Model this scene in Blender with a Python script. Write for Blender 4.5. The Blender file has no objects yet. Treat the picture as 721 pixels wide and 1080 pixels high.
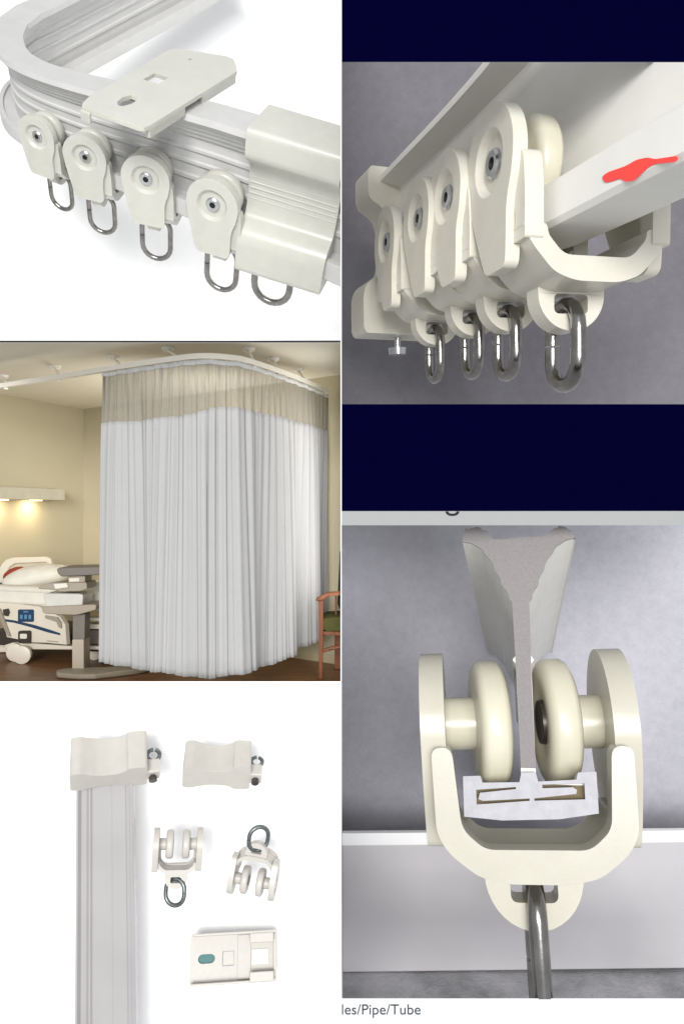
import bpy, bmesh, math, random
from mathutils import Vector, Matrix, noise
from mathutils.geometry import tessellate_polygon
random.seed(4)
PI = math.pi
sc = bpy.context.scene
COL = sc.collection
# ------------------------------------------------------------------ camera and measuring helpers
D, F = 8.0, 800.0
CAM = Vector((0, -D, 0))
Z = Vector((0, 0, 1))
def P(px, py, Y):
    s = (D + Y) / F
    return Vector(((px - 360.5) * s, Y, (540 - py) * s))
def ray(px, py):
    return Vector((px - 360.5, F, 540 - py)).normalized()
def hit(px, py, co, no):
    r = ray(px, py)
    return CAM + r * ((co - CAM).dot(no) / r.dot(no))
def proj(p):
    d = p.y + D
    return (360.5 + p.x / d * F, 540 - p.z / d * F)
class Stage:
    """a table plane seen from elevation elev (degrees) along the sight line of one photo point"""
    def __init__(s, px, py, Y, elev):
        e = math.radians(elev)
        s.O = P(px, py, Y); s.r = ray(px, py)
        s.u = (Z - s.r * Z.dot(s.r)).normalized()
        s.R = s.r.cross(s.u)
        s.U = s.u * math.cos(e) - s.r * math.sin(e)
        s.W = s.r * math.cos(e) + s.u * math.sin(e)
    def hit(s, px, py, h=0.0):
        return hit(px, py, s.O + s.U * h, s.U)
def face_frame(px, py, Y, ppu, elev=0, azim=0, roll=0):
    """matrix of a thing standing at a point: X right, -Y to the viewer, Z up, then turned"""
    r = ray(px, py); u = (Z - r * Z.dot(r)).normalized(); R = r.cross(u)
    B = Matrix((R, r, u)).transposed()
    m = B @ Matrix.Rotation(math.radians(roll), 3, 'Y') @ Matrix.Rotation(math.radians(elev), 3, 'X') @ Matrix.Rotation(math.radians(azim), 3, 'Z')
    m = m.to_4x4() @ Matrix.Scale(ppu / F * (D + Y), 4)
    m.translation = P(px, py, Y)
    return m
def axes_frame(o, S, U, scale):
    Yw = U.cross(S)
    m = Matrix((S, Yw, U)).transposed().to_4x4() @ Matrix.Scale(scale, 4)
    m.translation = o
    return m

# ------------------------------------------------------------------ materials
def mat(name, col, rough=0.5, metal=0.0, spec=0.5, var=0.06, vscale=6.0, bump=0.0, bscale=40.0, sss=0.0, coat=0.0):
    m = bpy.data.materials.new(name); m.use_nodes = True
    nt = m.node_tree; b = nt.nodes['Principled BSDF']
    tc = nt.nodes.new('ShaderNodeTexCoord')
    n = nt.nodes.new('ShaderNodeTexNoise'); n.inputs['Scale'].default_value = vscale; n.inputs['Detail'].default_value = 5
    nt.links.new(tc.outputs['Object'], n.inputs['Vector'])
    r = nt.nodes.new('ShaderNodeValToRGB')
    r.color_ramp.elements[0].position = .3; r.color_ramp.elements[1].position = .7
    r.color_ramp.elements[0].color = (*[c * (1 - var) for c in col], 1)
    r.color_ramp.elements[1].color = (*[min(1, c * (1 + var)) for c in col], 1)
    nt.links.new(n.outputs['Fac'], r.inputs['Fac'])
    if sss:
        oi = nt.nodes.new('ShaderNodeObjectInfo'); mr_ = nt.nodes.new('ShaderNodeMapRange'); mr_.inputs['To Min'].default_value = .93; mr_.inputs['To Max'].default_value = 1.05
        hs = nt.nodes.new('ShaderNodeHueSaturation'); nt.links.new(oi.outputs['Random'], mr_.inputs['Value']); nt.links.new(mr_.outputs[0], hs.inputs['Value'])
        nt.links.new(r.outputs['Color'], hs.inputs['Color']); nt.links.new(hs.outputs['Color'], b.inputs['Base Color'])
    else: nt.links.new(r.outputs['Color'], b.inputs['Base Color'])
    b.inputs['Roughness'].default_value = rough; b.inputs['Metallic'].default_value = metal
    b.inputs['Specular IOR Level'].default_value = spec
    if sss:
        b.inputs['Subsurface Weight'].default_value = sss
        b.inputs['Subsurface Radius'].default_value = (1.0, .8, .45)
        b.inputs['Subsurface Scale'].default_value = .06
    if coat: b.inputs['Coat Weight'].default_value = coat
    if bump:
        n2 = nt.nodes.new('ShaderNodeTexNoise'); n2.inputs['Scale'].default_value = bscale; n2.inputs['Detail'].default_value = 4
        nt.links.new(tc.outputs['Object'], n2.inputs['Vector'])
        bp = nt.nodes.new('ShaderNodeBump'); bp.inputs['Strength'].default_value = bump; bp.inputs['Distance'].default_value = .02
        nt.links.new(n2.outputs['Fac'], bp.inputs['Height']); nt.links.new(bp.outputs['Normal'], b.inputs['Normal'])
    return m
def emit(name, col, s):
    m = bpy.data.materials.new(name); m.use_nodes = True; nt = m.node_tree
    nt.nodes.remove(nt.nodes['Principled BSDF'])
    e = nt.nodes.new('ShaderNodeEmission'); e.inputs[0].default_value = (*col, 1); e.inputs[1].default_value = s
    nt.links.new(e.outputs[0], nt.nodes['Material Output'].inputs[0]); return m
M = {}
M['paper'] = mat('white_paper', (.95, .95, .95), .9, spec=.1, var=.005)
M['cream'] = mat('cream_plastic', (.53, .527, .475), .32, var=.03, vscale=3, bump=.05, bscale=30, sss=.25)
M['ivory'] = mat('ivory_plastic', (.66, .635, .55), .30, var=.03, vscale=3, bump=.05, bscale=24, sss=.3)
M['ivory_inner'] = mat('ivory_wheel', (.58, .55, .44), .28, var=.03, vscale=3, sss=.3)
M['pale'] = mat('pale_plastic', (.49, .465, .425), .4, var=.03, vscale=2)
M['vinyl'] = mat('white_vinyl', (.53, .525, .515), .42, var=.03, vscale=4)
M['vinyl_warm'] = mat('warm_white_vinyl', (.74, .73, .68), .4, var=.03, vscale=2)
M['vinyl_grey'] = mat('cool_grey_vinyl', (.375, .36, .36), .16, var=.05, vscale=1.2)
M['cut'] = mat('sawn_vinyl', (.225, .207, .207), .7, var=.07, vscale=38, bump=.5, bscale=60)
M['cut_white'] = mat('sawn_white_vinyl', (.40, .395, .42), .7, var=.08, vscale=9, bump=.3, bscale=24)
M['steel'] = mat('bright_steel', (.27, .26, .25), .22, 1.0, var=.2, vscale=5, bump=.1, bscale=12)
M['steel_ring'] = mat('dull_steel', (.17, .19, .19), .4, .9, var=.3)
M['steel_dark'] = mat('dark_steel', (.10, .09, .08), .35, .8, var=.2)
M['zinc'] = mat('zinc_screw', (.55, .56, .57), .25, 1.0, var=.1)
M['black'] = mat('black_recess', (.012, .012, .012), .6)
M['navy'] = mat('navy_board', (.0006, .0006, .014), .9, spec=0, var=.02)
M['red'] = mat('red_paint', (.95, .085, .075), .7, spec=.1, var=.01)
M['strip_grey'] = mat('grey_card', (.30, .307, .304), .9, spec=.05, var=.01)
M['strip_white'] = mat('white_card', (.60, .615, .63), .9, spec=.05, var=.005)
M['ink'] = mat('black_ink', (.02, .02, .025), .8, spec=.1)
M['ink_soft'] = mat('grey_ink', (.05, .05, .055), .8, spec=.1)
M['dark_edge'] = mat('dark_edging', (.03, .03, .03), .8, spec=.1)
M['teal'] = mat('teal_hole_shade', (.035, .15, .145), .5)

def fabric(name, c0, c1, scale=1.4, weave=60):
    m = bpy.data.materials.new(name); m.use_nodes = True; nt = m.node_tree; b = nt.nodes['Principled BSDF']
    N = nt.nodes.new; Lk = nt.links.new
    tc = N('ShaderNodeTexCoord')
    n = N('ShaderNodeTexNoise'); n.inputs['Scale'].default_value = scale; n.inputs['Detail'].default_value = 2
    n2 = N('ShaderNodeTexNoise'); n2.inputs['Scale'].default_value = weave * .3; n2.inputs['Detail'].default_value = 3
    n3 = N('ShaderNodeTexNoise'); n3.inputs['Scale'].default_value = weave; n3.inputs['Detail'].default_value = 2
    for q in (n, n2, n3): Lk(tc.outputs['Object'], q.inputs['Vector'])
    a = N('ShaderNodeMath'); a.operation = 'MULTIPLY_ADD'; a.inputs[1].default_value = .35
    Lk(n2.outputs['Fac'], a.inputs[0]); Lk(n.outputs['Fac'], a.inputs[2])
    a2 = N('ShaderNodeMath'); a2.operation = 'MULTIPLY_ADD'; a2.inputs[1].default_value = .22
    Lk(n3.outputs['Fac'], a2.inputs[0]); Lk(a.outputs[0], a2.inputs[2])
    r = N('ShaderNodeValToRGB'); r.color_ramp.elements[0].position = .52; r.color_ramp.elements[1].position = 1.0
    r.color_ramp.elements[0].color = (*c0, 1); r.color_ramp.elements[1].color = (*c1, 1)
    Lk(a2.outputs[0], r.inputs['Fac']); Lk(r.outputs['Color'], b.inputs['Base Color'])
    bp = N('ShaderNodeBump'); bp.inputs['Strength'].default_value = .35; bp.inputs['Distance'].default_value = .03
    Lk(n3.outputs['Fac'], bp.inputs['Height']); Lk(bp.outputs['Normal'], b.inputs['Normal'])
    b.inputs['Roughness'].default_value = .95; b.inputs['Specular IOR Level'].default_value = .05
    return m
M['fabric_dark'] = fabric('grey_felt', (.165, .157, .172), (.225, .217, .235), .3, 14)
M['fabric_light'] = fabric('pale_grey_felt', (.42, .415, .455), (.58, .57, .62), .22, 14)
M['fabric_speck'] = fabric('speckled_felt', (.26, .26, .27), (.50, .49, .51), 1.2, 22)

# ------------------------------------------------------------------ mesh helpers
def loops_prism(bm, loops, fn, d0, d1):
    """solid between depths d0, d1 whose cross-section is loops[0] with holes loops[1:]"""
    tris = tessellate_polygon([[Vector((a, b, 0)) for a, b in lp] for lp in loops])
    flat = [p for lp in loops for p in lp]
    v0 = [bm.verts.new(fn(a, b, d0)) for a, b in flat]
    v1 = [bm.verts.new(fn(a, b, d1)) for a, b in flat]
    for t in tris:
        for vs in (v0, v1):
            try: bm.faces.new([vs[i] for i in t])
            except ValueError: pass
    k = 0
    for lp in loops:
        n = len(lp)
        for i in range(n):
            j = (i + 1) % n
            bm.faces.new((v0[k + i], v0[k + j], v1[k + j], v1[k + i]))
        k += n
XZ = lambda a, b, d: Vector((a, d, b))
YZ = lambda a, b, d: Vector((d, a, b))
XY = lambda a, b, d: Vector((a, b, d))
def box(bm, x0, x1, y0, y1, z0, z1):
    vs = [bm.verts.new((x, y, z)) for x in (x0, x1) for y in (y0, y1) for z in (z0, z1)]
    for f in ((0, 1, 3, 2), (4, 6, 7, 5), (0, 4, 5, 1), (2, 3, 7, 6), (0, 2, 6, 4), (1, 5, 7, 3)):
        bm.faces.new([vs[i] for i in f])
def hull8(bm, a, b):
    """solid between quad a (4 points) and quad b (4 points)"""
    va = [bm.verts.new(p) for p in a]; vb = [bm.verts.new(p) for p in b]
    bm.faces.new(va); bm.faces.new(vb[::-1])
    for i in range(4):
        j = (i + 1) % 4
        bm.faces.new((va[j], va[i], vb[i], vb[j]))
def lathe(bm, prof, seg=32, axis='X', off=(0, 0, 0)):
    off = Vector(off); rings = []
    for a, r in prof:
        if r < 1e-6:
            p = Vector((a, 0, 0)) if axis == 'X' else Vector((0, a, 0)) if axis == 'Y' else Vector((0, 0, a))
            rings.append([bm.verts.new(p + off)]); continue
        ring = []
        for k in range(seg):
            t = 2 * PI * k / seg; c, s = r * math.cos(t), r * math.sin(t)
            p = Vector((a, c, s)) if axis == 'X' else Vector((c, a, s)) if axis == 'Y' else Vector((c, s, a))
            ring.append(bm.verts.new(p + off))
        rings.append(ring)
    for A, B in zip(rings, rings[1:]):
        for k in range(seg):
            j = (k + 1) % seg
            if len(A) == 1 and len(B) == 1: break
            if len(A) == 1: bm.faces.new((A[0], B[k], B[j]))
            elif len(B) == 1: bm.faces.new((A[k], A[j], B[0]))
            else: bm.faces.new((A[k], A[j], B[j], B[k]))
def tube(bm, pts, r, seg=12, closed=False, cap=True, rs=None):
    pts = [Vector(p) for p in pts]; n = len(pts); rings = []
    up = None
    for i, p in enumerate(pts):
        a = pts[(i - 1) % n] if closed or i > 0 else p
        b = pts[(i + 1) % n] if closed or i < n - 1 else p
        t = (b - a).normalized()
        if up is None:
            up = Vector((1, 0, 0)) if abs(t.x) < .9 else Vector((0, 1, 0))
        up = (up - t * up.dot(t)).normalized(); w = t.cross(up)
        rr = rs[i] if rs else r
        rings.append([bm.verts.new(p + up * rr * math.cos(2 * PI * k / seg) + w * rr * math.sin(2 * PI * k / seg)) for k in range(seg)])
    for i in range(n if closed else n - 1):
        A, B = rings[i], rings[(i + 1) % n]
        for k in range(seg):
            j = (k + 1) % seg
            bm.faces.new((A[k], A[j], B[j], B[k]))
    if cap and not closed:
        bm.faces.new(rings[0]); bm.faces.new(rings[-1][::-1])
def arc(cx, cy, r, a0, a1, n):
    return [(cx + r * math.cos(math.radians(a0 + (a1 - a0) * k / n)), cy + r * math.sin(math.radians(a0 + (a1 - a0) * k / n))) for k in range(n + 1)]
def rrect(x0, x1, y0, y1, r, n=4):
    return arc(x1 - r, y1 - r, r, 0, 90, n) + arc(x0 + r, y1 - r, r, 90, 180, n) + arc(x0 + r, y0 + r, r, 180, 270, n) + arc(x1 - r, y0 + r, r, 270, 360, n)
def rounded(lp, r, n=4):
    out = []; m = len(lp)
    for i in range(m):
        a, b, c = Vector(lp[i - 1]), Vector(lp[i]), Vector(lp[(i + 1) % m])
        u, v = a - b, c - b
        k = min(r, u.length * .45, v.length * .45)
        p, q = b + u.normalized() * k, b + v.normalized() * k
        for j in range(n + 1):
            t = j / n; w = p * (1 - t) ** 2 + b * 2 * t * (1 - t) + q * t * t
            out.append((w.x, w.y))
    return out
def catmull(pts, per=8):
    """smooth curve through tuples of any length"""
    out = []; n = len(pts)
    for i in range(n - 1):
        p0, p1, p2, p3 = pts[max(i - 1, 0)], pts[i], pts[i + 1], pts[min(i + 2, n - 1)]
        for k in range(per):
            t = k / per
            out.append(tuple(.5 * (2 * b + (c - a) * t + (2 * a - 5 * b + 4 * c - d) * t * t + (3 * b - a - 3 * c + d) * t ** 3) for a, b, c, d in zip(p0, p1, p2, p3)))
    out.append(tuple(pts[-1])); return out
def obj(name, bm, m, parent=None, bevel=0, seg=3, ang=35, sub=0):
    bmesh.ops.recalc_face_normals(bm, faces=bm.faces)
    me = bpy.data.meshes.new(name); bm.to_mesh(me); bm.free()
    if m: me.materials.append(m)
    for p in me.polygons: p.use_smooth = True
    me.set_sharp_from_angle(angle=math.radians(ang if not bevel else 60))
    o = bpy.data.objects.new(name, me); COL.objects.link(o)
    if parent: o.parent = parent
    if bevel:
        b = o.modifiers.new('bevel', 'BEVEL'); b.width = bevel; b.segments = seg; b.limit_method = 'ANGLE'; b.angle_limit = math.radians(32); b.harden_normals = True
        b.use_clamp_overlap = True
    if sub:
        s = o.modifiers.new('sub', 'SUBSURF'); s.levels = s.render_levels = sub
    return o
def tag(o, label, cat, group=None):
    o['label'] = label; o['category'] = cat
    if group: o['group'] = group
    return o
def thing(name, label, cat, mtx=None, group=None):
    o = bpy.data.objects.new(name, None); COL.objects.link(o)
    o.empty_display_size = .1
    if mtx is not None: o.matrix_world = mtx
    return tag(o, label, cat, group)
def struct(name, bm, m, **k):
    o = obj(name, bm, m, **k); o['kind'] = 'structure'; return o
def copy_tree(o, parent=None):
    c = o.copy(); COL.objects.link(c); c.parent = parent
    for ch in list(o.children): copy_tree(ch, c)
    return c
def clip(o, planes):
    """saw the part off where a partition of the display stands; keeps the side opposite to the normal"""
    bpy.context.view_layer.update()
    dg = bpy.context.evaluated_depsgraph_get()
    me = bpy.data.meshes.new_from_object(o.evaluated_get(dg)); o.modifiers.clear()
    bm = bmesh.new(); bm.from_mesh(me)
    inv = o.matrix_world.inverted()
    for co, no in planes:
        c = inv @ co; nn = (o.matrix_world.to_3x3().transposed() @ no).normalized()
        r = bmesh.ops.bisect_plane(bm, geom=bm.verts[:] + bm.edges[:] + bm.faces[:], dist=1e-5, plane_co=c, plane_no=nn, clear_outer=True)
        ed = [e for e in r['geom_cut'] if isinstance(e, bmesh.types.BMEdge) and e.is_valid and len(e.link_faces) == 1]
        if ed: bmesh.ops.triangle_fill(bm, use_beauty=True, edges=ed)
    bm.to_mesh(me); bm.free(); o.data = me
def clip_tree(o, planes):
    if o.type == 'MESH': clip(o, planes)
    for c in o.children: clip_tree(c, planes)
def fplane(p0, p1, inside):
    """plane through the sight lines of two photo points; inside is a photo point to keep"""
    a, b = ray(*p0), ray(*p1); n = a.cross(b).normalized()
    if n.dot(ray(*inside)) > 0: n = -n
    return (CAM.copy(), n)
MIDX = 359.6
CLIP_MID_L = fplane((MIDX - .5, 0), (MIDX - .5, 1080), (100, 500))
CLIP_MID_R = fplane((MIDX + .5, 0), (MIDX + .5, 1080), (500, 500))
CLIP_ROOM_TOP = fplane((0, 361.5), (360, 361.5), (100, 500))
CLIP_ROOM_BOT = fplane((0, 718.6), (360, 718.6), (100, 500))

# ------------------------------------------------------------------ the display: boards and partitions
def slab(name, m, rect, Y0, Y1):
    x0, y0, x1, y1 = rect
    bm = bmesh.new()
    hull8(bm, [P(x0, y0, Y0), P(x1, y0, Y0), P(x1, y1, Y0), P(x0, y1, Y0)], [P(x0, y0, Y1), P(x1, y0, Y1), P(x1, y1, Y1), P(x0, y1, Y1)])
    return struct(name, bm, m)
slab('partition', M['paper'], (MIDX - .45, -60, MIDX + .45, 1140), 0.0, 9.9)
slab('partition', M['dark_edge'], (-40, 359.2, MIDX - .5, 361.2), 0.0, .06)
slab('partition', M['paper'], (-40, 359.4, MIDX - .5, 361.0), .065, 9.0)
slab('partition', M['paper'], (-40, 718.8, MIDX - .5, 720.4), 0.0, 9.0)
slab('partition', M['paper'], (MIDX + .5, 480, 800, 484), .3, 7.6)
slab('navy_board', M['navy'], (MIDX + .5, -60, 800, 65.4), 0.0, .12)
slab('navy_board', M['navy'], (MIDX + .5, 426.3, 800, 539), 0.0, .12)
slab('backdrop', M['paper'], (-120, -120, MIDX - .5, 359), 8.0, 8.1)
slab('backdrop', M['paper'], (-90, 720.6, MIDX - .5, 1180), 1.9, 2.0)
slab('backdrop', M['fabric_dark'], (MIDX + .5, 10, 900, 465), 9.8, 9.9)
slab('backdrop', M['fabric_light'], (MIDX + .5, 505, 860, 1075), 7.6, 7.7)

def text_mesh(s, parent, m, name, x_px0, x_px1, base_py, Y, thick=.004, sx=None):
    cu = bpy.data.curves.new(name, 'FONT'); cu.body = s; cu.extrude = .01; cu.size = 1
    t = bpy.data.objects.new(name, cu); COL.objects.link(t)
    bpy.context.view_layer.update()
    me = bpy.data.meshes.new_from_object(t.evaluated_get(bpy.context.evaluated_depsgraph_get()))
    bpy.data.objects.remove(t)
    xs = [v.co.x for v in me.vertices]; x0, x1 = min(xs), max(xs)
    a, b = P(x_px0, base_py, Y), P(x_px1, base_py, Y)
    k = (b.x - a.x) / (x1 - x0); kz = sx or k
    for v in me.vertices:
        x, y, z = v.co
        v.co = Vector((a.x + (x - x0) * k, Y + (.002 if z < 0 else -thick), a.z + y * kz))
    me.materials.clear(); me.materials.append(m)
    o = bpy.data.objects.new(name, me); COL.objects.link(o); o.parent = parent
    return o
cap = slab('caption_strip', M['strip_white'], (MIDX + .5, 1053, 800, 1130), 0.0, .12); del cap['kind']
tag(cap, 'pale card strip along the bottom printed with grey lettering les/Pipe/Tube', 'card strip')
o = text_mesh('les/Pipe/Tube', cap, M['ink_soft'], 'lettering', 360.4, 443.2, 1069.8, 0.0)
gs = slab('grey_strip', M['strip_grey'], (MIDX + .5, 539.2, 800, 554), 0.0, .12); del gs['kind']
tag(gs, 'plain grey card strip under the navy board with the tail of a letter g', 'card strip')
o = text_mesh('g', gs, M['ink'], 'lettering', 469.5, 484, 539.0, 0.0)
zs = [v.co.z for v in o.data.vertices]; lo = min(zs)
dz = P(0, 544.2, 0).z - lo
for v in o.data.vertices: v.co.z += dz
clip(o, [(P(0, 539.4, 0), Vector((0, 0, 1)))])
CLIP_CAP = fplane((300, 1054), (700, 1054), (500, 900))

# ------------------------------------------------------------------ curtain track and its hardware (unit: 1 = about 3/4 of a wheel)
TOP = 1.97
RAIL = [(-.60, 1.97), (-.42, 2.0), (-.30, 1.90), (.30, 1.90), (.42, 2.0), (.60, 1.97),
        (.60, 1.80), (.50, 1.74), (.46, 1.66), (.40, 1.62), (.36, 1.52), (.30, 1.48), (.27, 1.38), (.20, 1.32), (.17, 1.22), (.09, 1.18), (.09, .92), (.15, .88), (.15, .80), (.09, .76), (.09, .54), (.15, .50), (.15, .42), (.09, .38), (.09, .10), (.15, .06), (.15, -.04), (.09, -.08), (.08, -.53),
        (.52, -.53), (.54, -.44), (.70, -.44), (.72, -.50), (.72, -.92), (.66, -.98)]
RAIL = RAIL + [(-a, b) for a, b in RAIL[:5:-1]]
FLAT = [(-.56, 1.97), (.56, 1.97)] + RAIL[6:]
SMOOTH = [(-.60, 1.97), (.60, 1.97), (.60, 1.84), (.12, 1.74), (.09, 1.70), (.08, -.53), (.52, -.53), (.54, -.46), (.70, -.46), (.72, -.50), (.72, -.92), (.66, -.98),
          (-.12, -.98), (-.16, -.92), (-.16, -.50), (-.08, -.46), (-.09, 1.70), (-.12, 1.74), (-.60, 1.84)]
def sweep(bm, pts, prof, U, zoff=0.0, caps=True):
    """pts: (point, scale); the profile's first axis is the side T x U, its second is U"""
    rings = []; n = len(pts)
    for i, (p, s) in enumerate(pts):
        a = pts[max(i - 1, 0)][0]; b = pts[min(i + 1, n - 1)][0]
        T = (b - a).normalized(); S = T.cross(U).normalized()
        rings.append([bm.verts.new(p + S * (x * s) + U * ((z - zoff) * s)) for x, z in prof])
    m = len(prof)
    for A, B in zip(rings, rings[1:]):
        for k in range(m):
            j = (k + 1) % m
            bm.faces.new((A[k], A[j], B[j], B[k]))
    if caps:
        tr = tessellate_polygon([[Vector((x, z, 0)) for x, z in prof]])
        for R_ in (rings[0], rings[-1]):
            for t in tr:
                try: bm.faces.new([R_[i] for i in t])
                except ValueError: pass

def plate_outline(kind=True):
    if kind == 'arms':
        return arc(0, 0, .74, -8, 188, 26) + [(-.66, -.42), (-.42, -.95), (-.34, -1.12), (-.26, -1.18), (.26, -1.18), (.34, -1.12), (.42, -.95), (.66, -.42)]
    if kind == 'lean':
        return arc(0, 0, .74, -8, 188, 26) + [(-.66, -.40), (-.24, -1.26), (-.14, -1.42), (-.04, -1.48), (.42, -1.48), (.50, -1.42), (.52, -1.26), (.54, -.74), (.58, -.56), (.68, -.36)]
    o = arc(0, 0, .74, -8, 188, 26)
    o += [(-.68, -.42), (-.50, -1.22), (-.43, -1.42), (-.34, -1.48), (.46, -1.48), (.55, -1.42), (.58, -1.26), (.58, -.74), (.61, -.56), (.69, -.36)]
    return o
def make_plate(s, kind=True):
    bm = bmesh.new(); lp = plate_outline(kind); lp = lp[:27] + rounded(lp, .12, 3)[4 * 27:]; hole = arc(0, 0, .44, 0, 360, 28)[:-1]; floor = arc(0, 0, .36, 0, 360, 28)[:-1]
    x0, x1, xr = (.95 if kind == 'lean' else .88) * s, 1.15 * s, 1.05 * s
    tr0 = tessellate_polygon([[Vector((a, b, 0)) for a, b in lp]])
    tr1 = tessellate_polygon([[Vector((a, b, 0)) for a, b in lp], [Vector((a, b, 0)) for a, b in hole]])
    vi = [bm.verts.new((x0, a, b)) for a, b in lp]; vo = [bm.verts.new((x1, a, b)) for a, b in lp]
    vh = [bm.verts.new((x1, a, b)) for a, b in hole]; vf = [bm.verts.new((xr, a, b)) for a, b in floor]
    for t in tr0: bm.faces.new([vi[i] for i in t])
    for t in tr1: bm.faces.new([(vo + vh)[i] for i in t])
    n = len(lp)
    for i in range(n): bm.faces.new((vi[i], vi[(i + 1) % n], vo[(i + 1) % n], vo[i]))
    n = len(hole)
    for i in range(n): bm.faces.new((vh[i], vh[(i + 1) % n], vf[(i + 1) % n], vf[i]))
    bm.faces.new(vf)
    return bm
def ring_pts(w, z0, z1, gap=.035, n=10):
    """open stadium in the YZ plane with a slit half way down its left side"""
    r = w / 2; zt, zb = z0 - r, z1 + r; zm = (zt * .55 + zb * .45)
    pts = [(0, -r, zm + gap / 2), (0, -r, (zm + zt) / 2)]
    pts += [(0, a, b) for a, b in arc(0, zt, r, 180, 0, n)] + [(0, r, (zt + zb) / 2)]
    pts += [(0, a, b) for a, b in arc(0, zb, r, 0, -180, n)] + [(0, -r, (zm + zb) / 2), (0, -r, zm - gap / 2)]
    return pts
def make_carrier(mm, mw, label, group=None, ring=(.66, -1.86, -3.12), fin=True, mr=None, rr=.105):
    root = thing('curtain_carrier', label, 'curtain carrier', None, group)
    for s in (1, -1):
        pl = obj('side_plate', make_plate(s, fin), mm, root, bevel=.105, seg=5)
        bm = bmesh.new()
        lathe(bm, [(1.04 * s, .0), (1.04 * s, .20), (1.09 * s, .195), (1.12 * s, .165), (1.11 * s, .085), (1.065 * s, .08), (1.065 * s, 0)], 20)
        so = obj('screw', bm, M['zinc'], pl); so.data.materials.append(M['black'])  # black faces paint the shade inside the socket
        for p in so.data.polygons:
            if all(math.hypot(so.data.vertices[v].co.y, so.data.vertices[v].co.z) < .088 for v in p.vertices): p.material_index = 1
        bm = bmesh.new()
        dx = .15 if fin == 'lean' else 0
        lathe(bm, [((a + dx) * s, r) for a, r in [(.25, 0), (.25, .27), (.22, .31), (.20, .50), (.21, .57), (.245, .625), (.29, .65), (.47, .65), (.515, .625), (.55, .57), (.56, .50), (.56, 0)]], 44)
        wh = obj('wheel', bm, mw, root)
        bm = bmesh.new(); lathe(bm, [((a + dx) * s, r) for a, r in [(.22, 0), (.22, .19), (.20, .22), (.28, .24), (.28, 0)]], 24)
        obj('axle_pin', bm, M['steel_dark'], wh)
        bm = bmesh.new(); lathe(bm, [(.53 * s, 0), (.53 * s, .27), (.97 * s, .27), (.97 * s, 0)], 24)
        obj('hub', bm, mw, root)
    bm = bmesh.new()
    U_ = [(-1.05, -1.0), (-1.04, -1.06), (-.92, -1.27), (-.62, -1.60), (-.32, -1.70), (.32, -1.70), (.62, -1.60), (.92, -1.27), (1.04, -1.06), (1.05, -1.0),
          (.72, -1.0), (.70, -1.14), (.48, -1.38), (-.48, -1.38), (-.70, -1.14), (-.72, -1.0)]
    if fin == 'arms':
        U_ = [(-1.0, -.80), (-.99, -.92), (-.87, -1.07), (-.59, -1.27), (-.32, -1.33), (.32, -1.33), (.59, -1.27), (.87, -1.07), (.99, -.92), (1.0, -.80),
              (.78, -.80), (.77, -.92), (.54, -1.115), (-.54, -1.115), (-.77, -.92), (-.80, -.80)]
    ya, yd = (-.25, .595) if fin == 'arms' else (-.40, .81) if fin else (-.40, .40)
    loops_prism(bm, [rounded(U_, .12)], XZ, ya, yd)
    if fin == 'arms':      # the rounded U-shaped lip in front of the side plates
        b2 = bmesh.new()
        loops_prism(b2, [rounded([(-1.04, -.14), (-1.02, -.92), (-.90, -1.10), (-.61, -1.30), (-.32, -1.36), (.32, -1.36), (.61, -1.30), (.90, -1.10), (1.02, -.92), (1.04, -.14), (.82, -.14),
              (.755, -.88), (.53, -1.06), (-.53, -1.06), (-.755, -.88), (-.82, -.14)], .10)], XZ, .60, .83)
        obj('yoke_lip', b2, mm, root, bevel=.065, seg=4, ang=50)
    obj('yoke', bm, mm, root, bevel=.07, seg=4)
    if fin in (True, 'lean'):
        for s in (1, -1):
            bm = bmesh.new()
            wav = [(.56, -.14), (.64, -.06), (.74, -.08), (.80, -.18), (.84, -.60), (.84, -1.20), (.52, -1.20), (.50, -1.10), (.55, -1.0), (.58, -.88), (.54, -.76), (.51, -.66), (.55, -.52), (.59, -.40), (.55, -.26)]
            loops_prism(bm, [rounded(wav, .06, 3)], YZ, .78 * s, 1.04 * s)
            obj('fin', bm, mm, root, bevel=.06, seg=3)
    bm = bmesh.new()
    lz = -1.45 if fin == 'arms' else -1.72; lr_ = .54 if fin == 'arms' else .5
    lug = [(-lr_, lz + .14)] + arc(0, lz, lr_, 180, 360, 18) + [(lr_, lz + .14)]
    loops_prism(bm, [lug, rrect(-.25, .26, lz - .27, lz, .07)], XZ, -.17, .17)
    lg = obj('swivel_lug', bm, mm, root, bevel=.05)
    bm = bmesh.new(); tube(bm, ring_pts(*ring), rr, 14)
    obj('ring', bm, mr or M['steel'], lg)
    return root

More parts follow.
